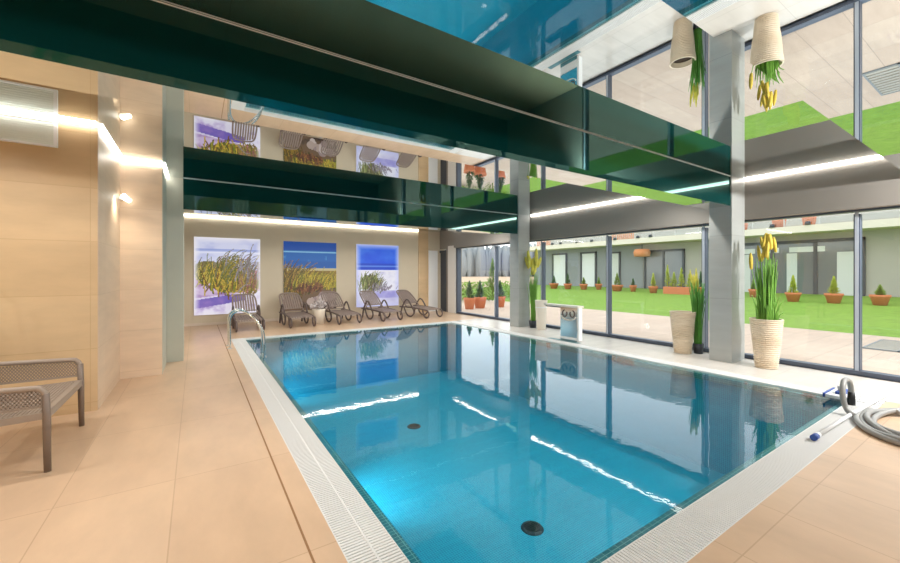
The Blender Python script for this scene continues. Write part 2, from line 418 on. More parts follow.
# door at the far right
d1 = MB().box(7.84, 8.26, FY + 0.02, FY + 0.06, 0.0, 2.45).build('door_1', M['white_plastic']); struct(d1, 'glazed door in the far right corner, its daylight painted white', 'door')  # daylight through the glass painted as plain white
m = MB(); m.box(WX - 0.02, WX + 0.1, 13.06, 13.14, 0, 2.45); m.box(WX - 0.02, WX + 0.1, 13.14, 13.54, 2.36, 2.45); m.box(WX + 0.03, WX + 0.06, 13.14, 13.54, 0.0, 2.36)
struct(m.build('door_2', M['dark_frame']), 'dark framed door beside the white pillar', 'door')

# ceiling film and beams
m = MB(); m.box(-4.2, 8.6, -3.7, 13.8, ZC, ZC + 0.1)
struct(m.build('ceiling', M['mirror']), 'glossy mirror film stretched across the ceiling', 'ceiling')
def beam(x0, x1, y0, y1, label, zb):
    m = MB(); m.box(x0, x1, y0, y1, zb, ZC - 0.001)
    bm = m.bm; bm.normal_update()
    for f in bm.faces: f.material_index = 1 if (abs(f.normal.z) > 0.5 or f.normal.y > 0.5) else 0
    o = m.build('ceiling_beam', [M['green_gloss'], M['mirror']]); struct(o, label, 'beam')
    s = MB()
    s.box(x0, x1, y0 - 0.006, y0, ZC - 0.010, ZC - 0.003)
    s.build('seam_trim', M['seam'], o)
    return o
beam(-4, 7.68, 2.96, 3.36, 'nearest dark green glossy beam crossing over the pool', 2.70)
beam(-0.185, 7.68, 8.24, 8.64, 'farther dark green glossy beam in front of the picture wall', 2.66)
m = MB(); m.box(-4, WX, -3.5, 1.01, 2.86, ZC - 0.001, 1)
struct(m.build('ceiling_low', [M['green_gloss'], M['mirror']]), 'lower mirror soffit at the near end', 'ceiling')
# columns
for y0, y1, lb in ((2.94, 3.29, 'near grey square column by the ribbed planters'), (8.2, 8.56, 'far grey square column by the smooth white vase')):
    m = MB(); m.box(7.68, 8.2 if y0 < 5 else 8.12, y0, y1, -0.05, ZC - 0.001); struct(m.build('column', M['column']), lb, 'column')

# windows: one per opening between mullions
YS = [-0.57, 1.565, 3.69, 5.83, 7.98, 10.08, 12.3]
for i in range(6):
    a, b = YS[i], YS[i + 1]
    wname = 'window_%d' % (i + 1)
    hw = 0.035
    m = MB()
    m.box(WX, WX + 0.16, a - hw, b - hw, 0.0, 0.07); m.box(WX, WX + 0.16, a - hw, b - hw, 2.475, 2.51)
    m.box(WX + 0.03, WX + 0.16, a - hw, a + hw, 0.07, 2.44)
    if i == 5: m.box(WX, WX + 0.16, b - hw, 12.34, 0.0, 2.51)
    o = m.build(wname, M['alu'])
    struct(o, 'tall window, number %d from the camera, between grey metal mullions' % (i + 1), 'window')
    MB().box(WX + 0.018, WX + 0.03, a - 0.02, a + 0.02, 0.07, 2.475).build('mullion_cap', M['alu_light'], o)
    MB().box(WX + 0.09, WX + 0.1, a + hw, b - hw, 0.07, 2.44).build('pane', M['glass'], o)

# LED strips
def led(name_label, boxes):
    m = MB()
    for b in boxes: m.box(*b)
    tag(m.build('led_strip', M['led']), name_label, 'light strip')
zt, zb_ = ZC - 0.004, ZC - 0.028
led('white LED strip along the top of the far picture wall', [(-0.44, 7.34, FY - 0.045, FY - 0.005, zb_, zt)])
led('white LED strip over the window wall in the near ceiling bay', [(WX - 0.195, WX - 0.154, 1.03, 2.93, zb_, zt)])
led('white LED strip over the window wall between the two columns', [(WX - 0.195, WX - 0.154, 3.42, 8.19, zb_, zt)])
led('white LED strip over the window wall beyond the far column', [(WX - 0.195, WX - 0.154, 8.68, 12.29, zb_, zt)])
led('white LED strip over the sandstone wall behind the bench', [(-3.95, -0.93, 5.785, 5.815, zb_, zt)])
led('white LED strip running round the recessed wall', [(-0.922, -0.885, 5.85, 7.31, zb_, zt), (-0.922, -0.43, 7.315, 7.355, zb_, zt)])
led('short white LED strip on the grey green pier', [(-0.425, -0.39, 7.37, 8.29, zb_, zt)])

# ================================================================== POOL THINGS
def drain(x, y, label):
    t = thing('pool_drain', label, 'drain', (x, y, -DEPTH), group='floor drains of the pool')
    MB().lathe([(0, 0.012), (0.10, 0.02), (0.125, 0.015), (0.135, 0.0)], n=28).build('drain_cover', M['drain'], t)
    m = MB()
    for k in range(-3, 4): m.box(-math.sqrt(max(0.0, 0.0095 - (k * 0.026) ** 2)), math.sqrt(max(0.0, 0.0095 - (k * 0.026) ** 2)), k * 0.026 - 0.004, k * 0.026 + 0.004, 0.02, 0.026)
    m.build('drain_slot', M['black'], t)
drain(3.36, 3.35, 'dark round drain on the pool floor nearer the camera')
drain(3.62, 6.85, 'dark round drain on the pool floor farther away')
def pool_lamp(y, label, watts, aim):
    t = thing('underwater_lamp', label, 'lamp', (PX0 + 0.002, y, -0.7), group='underwater lamps in the left pool wall')
    o = MB().lathe([(0, 0.02), (0.11, 0.02), (0.13, 0.0)], n=24).build('lamp_lens', M['lamp_glow'], t); o.rotation_euler = (0, R(90), 0)
    l = bpy.data.lights.new('underwater_beam', 'SPOT'); l.energy = watts; l.color = (0.86, 0.98, 1.0); l.spot_size = R(78); l.spot_blend = 0.9; l.shadow_soft_size = 0.06
    lo = bpy.data.objects.new('underwater_beam', l); C.objects.link(lo); lo.location = (PX0 + 0.08, y, -0.7)
    lo.rotation_euler = Vector(aim).to_track_quat('-Z', 'Y').to_euler()
pool_lamp(5.0, 'round underwater lamp in the left pool wall nearer the camera', 240, (1.5, 0, -1.0))
pool_lamp(9.2, 'round underwater lamp in the left pool wall near the ladder', 190, (1.3, 0.75, -0.3))

# ladder hand rails
lad = thing('pool_ladder', 'chrome pool ladder with two arched handrails at the far left corner', 'ladder', (0.58, 9.3, 0))
for y in (-0.18, 0.2):
    pts = smooth_path([(0, y, 0.0), (0, y, 0.3), (0, y, 0.58), (0.06, y, 0.72), (0.2, y, 0.76), (0.36, y, 0.68), (0.52, y, 0.5), (0.62, y, 0.3), (0.645, y, 0.08), (0.645, y, -0.4), (0.645, y, -0.9)], 5)
    MB().tube(pts, 0.021, 10).build('handrail', M['chrome'], lad)
    MB().lathe([(0.045, 0), (0.045, 0.012), (0.022, 0.02)], 0, y, 16).build('base_plate', M['steel'], lad)
for z in (-0.25, -0.5, -0.75):
    MB().box(0.60, 0.69, -0.18, 0.2, z - 0.015, z + 0.015).build('step', M['steel'], lad)

# steel water spout: mirror clad pedestal with long thin slab
sp = thing('water_spout', 'polished steel pedestal with a thin slab top at the window side pool edge', 'fountain', (7.12, 5.72, 0))
MB().box(-0.13, -0.01, -0.12, 0.75, 0.0, 0.004).build('tiled_base', M['grip_tile'], sp)  # thin dark teal slab in front of the pedestal
MB().box(0, 0.17, 0, 0.47, 0.0, 0.76).build('pedestal', M['chrome'], sp)
MB().box(0.04, 0.15, -0.022, -0.002, 0.02, 0.78).build('side_panel', M['white_plastic'], sp)
MB().box(-0.01, 0.2, -0.03, 0.98, 0.76, 0.80).build('slab', M['pot_white'], sp)
MB().box(0.02, 0.15, 0.47, 0.95, 0.735, 0.76).build('channel', M['dark_frame'], sp)
for yy in (0.13, 0.345):
    pts = [(-0.006, yy + 0.062 * math.cos(a), 0.62 + 0.075 * math.sin(a)) for a in np.linspace(R(100) if yy < 0.2 else R(80), R(100 + 290) if yy < 0.2 else R(80 - 290), 18)]
    MB().tube(pts, 0.013, 6).build('scroll', M['brown_dark'], sp)
pts = [(-0.006, 0.235 + 0.2 * math.cos(a), 0.56 + 0.09 * math.sin(a)) for a in np.linspace(R(180), R(360), 14)]
MB().tube(pts, 0.011, 6).build('arc_trim', M['pot_white'], sp)

# ================================================================== LOUNGERS
def make_lounger():
    t = thing('sun_lounger', '', 'sun lounger', group='sun loungers along the picture wall')
    m = MB()
    for k in range(9):
        x = -0.264 + k * 0.066
        m.tube([(x, -0.86, 0.27), (x, -0.8, 0.305), (x, -0.4, 0.33), (x, 0.2, 0.345)], 0.001)
        m.bar((x, -0.88, 0.28), (x, -0.80, 0.308), 0.05, 0.014); m.bar((x, -0.80, 0.308), (x, 0.2, 0.345), 0.05, 0.014)
    for y in (-0.55, -0.2, 0.16): m.bar((-0.3, y, 0.31), (0.3, y, 0.31), 0.04, 0.02)
    m.build('seat', M['brown'], t)
    b = MB(); p0 = Vector((0, 0.22, 0.36)); p1 = Vector((0, 0.86, 0.90)); d = (p1 - p0)
    def bp(u, v): return (u, p0.y + d.y * v, p0.z + d.z * v + 0.03 * math.sin(math.pi * v))
    for k in range(8):
        x = -0.231 + k * 0.066; top = 0.93 - 0.25 * (abs(x) / 0.3) ** 4
        for q in range(4): b.bar(bp(x, 0.12 + (top - 0.12) * q / 4), bp(x, 0.12 + (top - 0.12) * (q + 1) / 4 + 0.005), 0.047, 0.014)
    outline = [bp(-0.3, 0.0), bp(-0.31, 0.3), bp(-0.305, 0.6), bp(-0.28, 0.85), bp(-0.2, 0.97), bp(0, 1.0), bp(0.2, 0.97), bp(0.28, 0.85), bp(0.305, 0.6), bp(0.31, 0.3), bp(0.3, 0.0)]
    b.tube(smooth_path(outline, 4), 0.024, 8)
    for v in (0.04, 0.16): b.bar(bp(-0.3, v), bp(0.3, v), 0.05, 0.02)
    b.build('backrest', M['brown'], t)
    for s in (-1, 1):
        x = 0.325 * s
        MB().tube(smooth_path([(x, -0.9, 0.27), (x, -0.5, 0.31), (x, 0.1, 0.335), (x, 0.55, 0.33)], 4), 0.024, 8).build('side_rail', M['brown_dark'], t)
        MB().tube(smooth_path([(x, 0.5, 0.02), (x, 0.42, 0.3), (x, 0.26, 0.54), (x, 0.14, 0.60), (x, 0.02, 0.52), (x, -0.12, 0.34)], 5), 0.026, 8).build('armrest', M['brown_dark'], t)
        MB().tube(smooth_path([(x, 0.32, 0.32), (x, 0.2, 0.12), (x, 0.08, 0.035), (x, -0.08, 0.03), (x, -0.2, 0.12), (x, -0.2, 0.24), (x, -0.12, 0.33)], 5), 0.026, 8).build('leg', M['brown_dark'], t)
        MB().tube(smooth_path([(x, -0.88, 0.28), (x, -0.97, 0.17), (x, -0.93, 0.06), (x, -0.82, 0.028), (x, -0.72, 0.09), (x, -0.68, 0.2), (x, -0.66, 0.3)], 5), 0.026, 8).build('leg', M['brown_dark'], t)
    return t
L0 = make_lounger()
L0['label'] = 'taupe slatted sun lounger behind the chrome pool ladder'
L0.location = (1.2, 12.36, 0)
dup(L0, 'taupe slatted sun lounger left of the white planter', (2.5, 12.36, 0), R(2))
dup(L0, 'taupe slatted sun lounger just right of the white planter', (3.82, 12.36, 0), R(5))
dup(L0, 'taupe slatted sun lounger in front of the blue sky beach picture', (5.17, 12.36, 0), R(8))
dup(L0, 'taupe slatted sun lounger at the right end by the sandstone strip', (6.63, 12.34, 0), R(14))

# white planter with pale foliage between loungers
pl = thing('potted_plant', 'white pot of pale silvery flowers between two loungers', 'plant', (3.13, 12.1, 0))
MB().lathe([(0, 0.0), (0.15, 0.0), (0.19, 0.42), (0.2, 0.45), (0.17, 0.45), (0.165, 0.40), (0, 0.40)], n=24).build('pot', M['pot_white'], pl)
m = MB()
for k in range(150):
    a = random.uniform(0, 6.28); r = random.uniform(0.02, 0.26) ; z = 0.46 + random.uniform(0, 0.34) * (1 - r / 0.4)
    c = Vector((r * math.cos(a), r * math.sin(a), z)); n = Vector((random.gauss(0, 1), random.gauss(0, 1), random.gauss(0, 1))).normalized(); o_ = n.orthogonal().normalized() * 0.05; q = n.cross(o_)
    m.quad(c - o_, c - q * 0.6, c + o_, c + q * 0.6)
for k in range(18):
    a = random.uniform(0, 6.28); r = random.uniform(0.05, 0.2)
    m.tube([(0, 0, 0.4), (r * 0.5 * math.cos(a), r * 0.5 * math.sin(a), 0.55), (r * math.cos(a), r * math.sin(a), 0.66)], 0.006, 4)
m.build('foliage', M['pale_foliage'], pl)

# ================================================================== PICTURES
def paint(kind, W, H, seed):
    rg = np.random.default_rng(seed); im = np.zeros((H, W, 3))
    yy, xx = np.mgrid[0:H, 0:W]; v = yy / H; u = xx / W
    def fbm(sx, sy, o=4):
        out = np.zeros((H, W)); amp = 1; tot = 0
        for k in range(o):
            gx, gy = max(2, int(sx * 2 ** k)), max(2, int(sy * 2 ** k)); gr = rg.random((gy + 1, gx + 1))
            fx = u * gx * 0.999; fy = v * gy * 0.999; ix = fx.astype(int); iy = fy.astype(int); tx = fx - ix; ty = fy - iy
            tx = tx * tx * (3 - 2 * tx); ty = ty * ty * (3 - 2 * ty)
            a = gr[iy, ix] * (1 - tx) + gr[iy, ix + 1] * tx; b = gr[iy + 1, ix] * (1 - tx) + gr[iy + 1, ix + 1] * tx
            out += amp * (a * (1 - ty) + b * ty); tot += amp; amp *= 0.55
        return out / tot
    def lay(mask, col):
        nonlocal im
        mask = np.clip(mask, 0, 1)[..., None]; im = im * (1 - mask) + np.array(col, float) * mask
    def blade(x, y, L, ang, col, wd=0.8, curl=0.6):
        n = int(L * 1.6) + 2; px, py = x, y; a = ang
        for k in range(n):
            t = k / n; a2 = a + curl * t * t
            px += math.sin(a2) * L / n; py -= math.cos(a2) * L / n
            ww = wd * (1 - t * 0.7)
            for o in ((0,) if ww < 0.7 else (0, 1)):
                i, j = int(py), int(px) + o
                if 0 <= i < H and 0 <= j < W: im[i, j] = np.array(col) * (0.75 + 0.4 * rg.random())
    def clump(cx, wdx, base, spread, n, L, cols, lean=0.25, curl=0.6):
        for _ in range(n):
            x = rg.normal(cx, wdx) * W; y = (base + rg.normal(0, spread)) * H
            blade(x, y, L * H * (0.5 + 0.7 * rg.random()), rg.normal(lean, 0.28), cols[rg.integers(len(cols))], 1.2, curl * rg.normal(1, 0.4))
    n1 = fbm(2, 5); n2 = fbm(5, 9)
    if kind == 0:
        lay(np.ones_like(u), (214, 218, 246)); lay((n1 - 0.42) * 3, (160, 170, 226)); lay((v < 0.2) * (v > 0.14) * 0.6, (120, 140, 214)); lay(np.exp(-((v - 0.19) / 0.015) ** 2), (236, 238, 255))
        lay((v > 0.42) * 1.0, (206, 184, 222)); lay((v > 0.42) * (n2 - 0.45) * 4, (168, 126, 176)); lay((v > 0.42) * (u > 0.7) * (n1) * 0.9, (214, 140, 176))
        lay((v > 0.78 - 0.08 * u) * 1.0, (236, 230, 250)); lay((v > 0.74) * (np.abs(v - 0.86 + 0.12 * u) < 0.055) * (u < 0.75) * 0.95, (112, 92, 186)); lay((v > 0.72) * (n2 - 0.5) * 3, (150, 120, 196))
        lay(((v - 0.42) ** 2 / 0.014 + (u - 0.2) ** 2 / 0.05 < 1) * (0.4 + n2 * 0.6), (96, 86, 30))
        lay(np.clip(1.2 - ((v - 0.6) ** 2 / 0.016 + (u - 0.55) ** 2 / 0.07), 0, 1) * (0.35 + n2 * 0.9), (124, 100, 60)); lay(np.clip(1.1 - ((v - 0.62) ** 2 / 0.01 + (u - 0.5) ** 2 / 0.03), 0, 1) * 0.7, (150, 126, 44))
        clump(0.18, 0.12, 0.56, 0.05, 90, 0.16, [(170, 150, 48), (120, 112, 32), (92, 88, 26), (196, 178, 80)], 0.1)
        clump(0.52, 0.15, 0.67, 0.045, 250, 0.36, [(160, 140, 40), (110, 120, 36), (196, 168, 60), (120, 84, 36), (90, 96, 30)], 0.05)
        clump(0.84, 0.1, 0.68, 0.05, 80, 0.3, [(168, 140, 70), (150, 100, 90), (120, 110, 46)], 0.25)
        clump(0.45, 0.06, 0.5, 0.05, 40, 0.3, [(150, 132, 40), (100, 104, 36), (120, 120, 80)], 0.3, 1.2)
        clump(0.8, 0.12, 0.48, 0.08, 30, 0.3, [(146, 140, 150), (130, 120, 110)], 0.2, 1.0)
        e = np.minimum(np.minimum(u, 1 - u) * 12, np.minimum(v, 1 - v) * 14); lay(np.clip(1 - e, 0, 1) * 0.95, (246, 244, 255))  # edge-lit glow painted into the print as a pale border
    elif kind == 1:
        lay(np.ones_like(u), (26, 104, 188)); lay((v < 0.12) * 1.0, (14, 80, 176)); lay((v > 0.2) * (n2 - 0.5) * 4 * (u < 0.8), (92, 160, 214)); lay((v > 0.28) * (v < 0.37) * 0.5, (20, 86, 170))
        lay(np.exp(-((v - 0.145) / 0.009) ** 2), (170, 226, 246))  # pale line: reflection of the LED strip painted into the print
        lay((v > 0.385) * 1.0, (206, 194, 150)); lay((v > 0.42) * 1.0, (188, 164, 70)); lay((v > 0.42) * (n2 - 0.42) * 4, (130, 104, 40)); lay((v > 0.68) * 1.0, (122, 98, 76)); lay((v > 0.68) * (n2 - 0.5) * 5, (66, 56, 56))
        clump(0.12, 0.14, 0.72, 0.05, 260, 0.34, [(150, 118, 46), (110, 84, 34), (172, 140, 60), (92, 86, 40)], 0.15)
        clump(0.65, 0.22, 0.66, 0.03, 260, 0.2, [(206, 178, 60), (170, 160, 52), (140, 120, 40), (116, 120, 44)], 0.2)
        clump(0.45, 0.14, 0.72, 0.02, 90, 0.12, [(120, 70, 50), (90, 60, 40), (150, 100, 60)], 0.1)
        for _ in range(16):
            cx, cy, rr = rg.uniform(0.45, 0.98), rg.uniform(0.78, 0.98), rg.uniform(0.03, 0.09); lay(((u - cx) ** 2 + ((v - cy) * 1.3) ** 2 < rr * rr) * 1.0, [(222, 206, 200), (170, 150, 150), (196, 176, 166)][rg.integers(3)])
    else:
        lay(np.ones_like(u), (24, 84, 224)); lay((v < 0.42) * (n1 - 0.5) * 2, (70, 130, 236)); lay((v > 0.30) * (v < 0.40) * 0.7, (20, 60, 190)); lay(np.exp(-((v - 0.345) / 0.012) ** 2) * 0.7, (140, 180, 244))
        lay((v > 0.405) * 1.0, (232, 232, 246)); lay((v > 0.43) * (n2 - 0.45) * 2.5, (196, 196, 226)); lay((v > 0.74) * (n1 - 0.42) * 3, (160, 156, 222)); lay((v > 0.86) * 0.4, (246, 246, 255))
        lay(((v - 0.58) ** 2 / 0.012 + (u - 0.3) ** 2 / 0.05 < 0.8 + 0.6 * (n2 - 0.5)) * 0.9, (96, 104, 62))
        clump(0.3, 0.11, 0.7, 0.04, 230, 0.2, [(92, 104, 56), (140, 150, 84), (70, 74, 46), (160, 160, 110), (110, 96, 70)], 0.05)
        clump(0.6, 0.14, 0.74, 0.03, 40, 0.1, [(120, 112, 120), (150, 140, 160)], 0.3)
        e = np.minimum(np.minimum(u, 1 - u) * 9, np.minimum(v, 1 - v) * 12); lay(np.clip(1 - e, 0, 1) * 0.9, (206, 210, 255))  # glow along the borders painted into the print colours
    return np.clip(im, 0, 255)
def picture(x0, x1, z0, z1, kind, seed, label, matn):
    W, H = 104, int(104 * (z1 - z0) / (x1 - x0)); im = paint(kind, W, H, seed) / 255.0
    lin = np.where(im <= 0.04045, im / 12.92, ((im + 0.055) / 1.055) ** 2.4)
    t = thing('beach_picture', label, 'picture', (x0, FY, z0), group='backlit beach pictures on the far wall')
    w_, h_ = x1 - x0, z1 - z0
    MB().box(0, w_, -0.05, -0.002, 0, h_).build('light_box', M['white_plastic'], t)
    xs = np.linspace(0.0, w_, W + 1); zs = np.linspace(h_, 0.0, H + 1)
    gx, gz = np.meshgrid(xs, zs); V = np.stack([gx.ravel(), np.full(gx.size, -0.053), gz.ravel()], 1)
    idx = np.arange((W + 1) * (H + 1)).reshape(H + 1, W + 1)
    Fq = np.stack([idx[:-1, :-1], idx[1:, :-1], idx[1:, 1:], idx[:-1, 1:]], -1).reshape(-1, 4)
    me = bpy.data.meshes.new('printed_sheet'); me.from_pydata(V.tolist(), [], Fq.tolist())
    ca = me.color_attributes.new('print', 'FLOAT_COLOR', 'CORNER')
    col = np.ones((H * W, 4, 4)); col[:, :, :3] = lin.reshape(-1, 1, 3); ca.data.foreach_set('color', col.ravel().astype(np.float32))
    me.materials.append(M[matn]); o = bpy.data.objects.new('printed_sheet', me); C.objects.link(o); o.parent = t
picture(-0.05, 1.69, 0.31, 2.60, 0, 3, 'glowing picture of golden dune grass over lilac sand', 'print_a')
picture(2.37, 4.09, 0.31, 2.58, 1, 5, 'picture of yellow dune grass and rocks under deep blue sky', 'print_b')
picture(4.81, 6.47, 0.31, 2.58, 2, 9, 'glowing picture of a green shrub on white beach under blue sky', 'print_a')

# ================================================================== LEFT SIDE THINGS
bn = thing('bench', 'taupe perforated resin bench against the sandstone wall', 'bench', (-0.97, 4.8, 0))
BD, BL = 0.62, 0.54                              # depth to -X, half length along Y
for y, zt_ in ((-BL, 0.66), (BL, 0.68)):
    MB().tube([(0, y, 0), (-0.005, y, 0.4), (-0.01, y, zt_ - 0.05)], [0.022, 0.026, 0.024], 8).build('leg', M['bench_dark'], bn)
    MB().tube([(-BD, y, 0), (-BD + 0.02, y, 0.4), (-BD + 0.01, y, 0.62)], [0.022, 0.026, 0.024], 8).build('leg', M['bench_dark'], bn)
    m = MB()
    m.tube(smooth_path([(-0.005, y, 0.44), (-0.01, y, zt_ - 0.08), (-0.04, y, zt_ - 0.015), (-0.12, y, zt_), (-BD, y, zt_ + 0.02)], 5), 0.022, 8)
    m.bar((-0.01, y, 0.44), (-BD, y, 0.42), 0.03, 0.05)
    x0, x1, z0, z1 = -BD, -0.03, 0.515, zt_ - 0.01
    m.bar((x0, y, 0.51), (x1, y, 0.51), 0.014, 0.014)
    n = 26; st = (x1 - x0) / n
    for k in range(-10, n + 1):
        for sgn in (1, -1):
            xa = x0 + k * st if sgn == 1 else x1 - k * st; xb = xa + sgn * (z1 - z0) * 0.7
            t0, t1 = 0.0, 1.0
            lo, hi = min(xa, xb), max(xa, xb)
            if hi < x0 or lo > x1: continue
            def cl(tt): return xa + (xb - xa) * tt
            ts = sorted(((x0 - xa) / (xb - xa), (x1 - xa) / (xb - xa))); t0 = max(0, ts[0]); t1 = min(1, ts[1])
            if t1 - t0 < 0.03: continue
            m.bar((cl(t0), y, z0 + (z1 - z0) * t0), (cl(t1), y, z0 + (z1 - z0) * t1), 0.008, 0.007, up=(0, 1, 0))
    m.build('arm_panel', M['bench'], bn)
MB().bar((-0.01, -BL, 0.44), (-0.01, BL, 0.44), 0.035, 0.06).build('seat_rail', M['bench'], bn)
MB().bar((-BD, -BL, 0.42), (-BD, BL, 0.42), 0.035, 0.05).build('seat_rail', M['bench'], bn)
m = MB()
for k in range(24):
    x = -0.04 - k * (BD - 0.06) / 23; m.bar((x, -BL, 0.455), (x, BL, 0.455), 0.013, 0.012)
for k in range(44):
    y = -BL + 0.02 + k * (2 * BL - 0.04) / 43; m.bar((-0.02, y, 0.456), (-BD, y, 0.446), 0.012, 0.012)
m.build('seat', M['bench'], bn)
m = MB(); m.tube(smooth_path([(-BD, -BL, 0.68), (-BD - 0.02, -BL + 0.1, 0.72), (-BD - 0.02, 0, 0.74), (-BD - 0.02, BL - 0.1, 0.72), (-BD, BL, 0.70)], 5), 0.024, 8)
for k in range(36):
    y = -BL + 0.02 + k * (2 * BL - 0.04) / 35; m.bar((-BD, y, 0.45), (-BD - 0.02, y, 0.71), 0.012, 0.01, up=(1, 0, 0))
for k in range(9): m.bar((-BD - 0.01, -BL, 0.47 + k * 0.028), (-BD - 0.01, BL, 0.47 + k * 0.028), 0.01, 0.012)
m.build('backrest', M['bench'], bn)

vb = thing('vent_box', 'white framed grille box high on the sandstone wall', 'vent', (-2.2, 5.85, 2.9))
m = MB(); m.box(0, 0.95, -0.03, 0, 0, 0.02); m.box(0, 0.95, -0.03, 0, 0.27, 0.29); m.box(0, 0.03, -0.03, 0, 0.02, 0.27); m.box(0.92, 0.95, -0.03, 0, 0.02, 0.27)
m.build('frame', M['white_plastic'], vb)
m = MB(); m.box(0.03, 0.92, -0.015, 0, 0.02, 0.27)
for k in range(10): m.box(0.03, 0.92, -0.02, -0.015, 0.025 + k * 0.024, 0.037 + k * 0.024)
m.build('grille', M['grey_panel'], vb)

wl = thing('wall_spotlight', 'small bright spotlight in the corner of the stone recess', 'light', (-0.9, 7.24, 2.62))
MB().box(-0.025, 0.02, -0.03, 0.12, -0.02, 0.02).build('bracket', M['white_plastic'], wl)
o = MB().lathe([(0, -0.06), (0.03, -0.06), (0.04, 0.06), (0, 0.06)], n=16).build('lamp_head', M['wall_lamp_glow'], wl); o.location = (0.06, 0.0, 0); o.rotation_euler = (R(40), R(-50), 0)
for (dx, dy, e) in ((0.05, -0.08, 10), ):
    l = bpy.data.lights.new('spot_beam', 'SPOT'); l.energy = e * 2.6; l.color = (1, 0.86, 0.68); l.spot_size = R(130); l.spot_blend = 1; l.shadow_soft_size = 0.03
    lo = bpy.data.objects.new('spot_beam', l); C.objects.link(lo); lo.location = (-0.83, 6.9, 2.62)
    lo.rotation_euler = Vector((-0.1, 0.05, -1)).to_track_quat('-Z', 'Y').to_euler()

# plant at the left edge behind the bench
pt = thing('potted_plant', 'leafy green plant at the left edge behind the bench', 'plant', (-2.1, 5.45, 0))
MB().lathe([(0, 0), (0.15, 0), (0.2, 0.4), (0.17, 0.4), (0.165, 0.36), (0, 0.36)], n=24).build('pot', M['pot_white'], pt)
m = MB()
for k in range(26):
    a = random.uniform(0, 6.28); r = random.uniform(0.15, 0.42); z = random.uniform(0.9, 1.72)
    m.tube(smooth_path([(0, 0, 0.36), (r * 0.25 * math.cos(a), r * 0.25 * math.sin(a), z * 0.6), (r * math.cos(a), r * math.sin(a), z)], 3), 0.006, 4)
    for q in range(5):
        f = 0.6 + 0.1 * q; c = Vector((r * f * math.cos(a), r * f * math.sin(a), z * (0.5 + 0.5 * f))); d = Vector((random.gauss(0, 1), random.gauss(0, 1), random.gauss(0.2, 0.5))).normalized() * 0.09; s_ = d.orthogonal().normalized() * 0.02
        m.quad(c, c + d * 0.5 + s_, c + d, c + d * 0.5 - s_)
m.build('foliage', M['leaf_dark'], pt)

# ================================================================== WINDOW SIDE PLANTERS
def ribbed_pot(parent):
    prof = [(0, 0.0), (0.135, 0.0)]
    H = 0.80; n = 24
    for k in range(n * 4 + 1):
        z = 0.005 + (H - 0.02) * k / (n * 4); r = 0.142 + 0.078 * (z / H) ** 0.9 + 0.009 * math.sin(2 * math.pi * k / 4.0 + 0.6) + 0.003 * math.sin(k * 1.7)
        prof.append((r, z))
    prof += [(0.222, H), (0.2, H), (0.195, 0.70), (0, 0.70)]
    return MB().lathe(prof, n=40, smooth=False).build('pot', M['pot_ribbed'], parent)
def reeds(parent, base, n, h0, h1, spread, r0, mat_='leaf', lean=0.0):
    m = MB(); tips = []
    for k in range(n):
        a = random.uniform(0, 6.28); r = r0 * math.sqrt(random.random()); b = Vector((r * math.cos(a), r * math.sin(a), base))
        h = random.uniform(h0, h1); s_ = spread * random.uniform(0.2, 1.0)
        top = Vector((b.x + s_ * math.cos(a) + lean, b.y + s_ * math.sin(a), base + h)); mid = (b + top) / 2 + Vector((-0.02 * math.cos(a), -0.02 * math.sin(a), 0.05))
        m.tube(smooth_path([b, mid, top], 3), [0.009, 0.009, 0.009, 0.008, 0.007, 0.006, 0.004], 4); tips.append(top)
    m.build('stems', M[mat_], parent); return tips
def spike(parent, p, L=0.24, r=0.024, tilt=0.1, matn='seed', nm='seed_head'):
    o = MB().lathe([(0, -0.02), (r * 0.7, 0.0), (r, L * 0.35), (r * 0.9, L * 0.7), (r * 0.4, L * 0.95), (0, L)], n=8).build(nm, M[matn], parent)
    o.location = p; o.rotation_euler = (random.uniform(-tilt, tilt), random.uniform(-tilt, tilt), 0); return o
p1 = thing('potted_reed', 'tall ribbed ivory pot of green reeds with ochre seed heads right of the near column', 'plant', (7.81, 2.5, 0))
ribbed_pot(p1); reeds(p1, 0.70, 60, 0.8, 1.2, 0.05, 0.12); reeds(p1, 0.70, 34, 0.2, 0.5, 0.1, 0.15)
for k in range(13):
    a = 6.28 * k / 13 + random.uniform(-0.2, 0.2); r = random.uniform(0.03, 0.16)
    spike(p1, (r * math.cos(a), r * math.sin(a), random.uniform(1.72, 1.98)), 0.25, 0.026, 0.18)
spike(p1, (-0.22, 0.13, 1.62), 0.26, 0.03, 0.05); MB().tube(smooth_path([(-0.08, 0.04, 0.7), (-0.14, 0.08, 1.2), (-0.22, 0.13, 1.64)], 4), 0.006, 5).build('stem', M['leaf'], p1)
p2 = thing('planter', 'empty ribbed ivory pot left of the near column', 'planter', (7.9, 3.85, 0)); ribbed_pot(p2)
MB().lathe([(0, 0.705), (0.19, 0.705)], n=24).build('soil', M['soil'], p2)
p3 = thing('potted_reed', 'thin green reeds in a black pot half hidden by the near column', 'plant', (8.1, 3.66, 0))
MB().lathe([(0, 0), (0.075, 0), (0.095, 0.19), (0.08, 0.19), (0.08, 0.15), (0, 0.15)], n=20).build('pot', M['pot_black'], p3)
reeds(p3, 0.15, 70, 0.9, 1.25, 0.1, 0.07, 'leaf_dark')
for k in range(9): spike(p3, (random.uniform(-0.12, 0.1), random.uniform(-0.05, 0.16), random.uniform(1.1, 1.35)), 0.3, 0.018, 0.12, 'yellow_leaf', 'seed_head')
p4 = thing('vase', 'smooth white tapered vase by the far column', 'vase', (7.9, 7.54, 0))
MB().lathe([(0, 0), (0.115, 0), (0.12, 0.02), (0.165, 0.78), (0.17, 0.8), (0.15, 0.8), (0.14, 0.7), (0, 0.7)], n=36).build('body', M['pot_white'], p4)
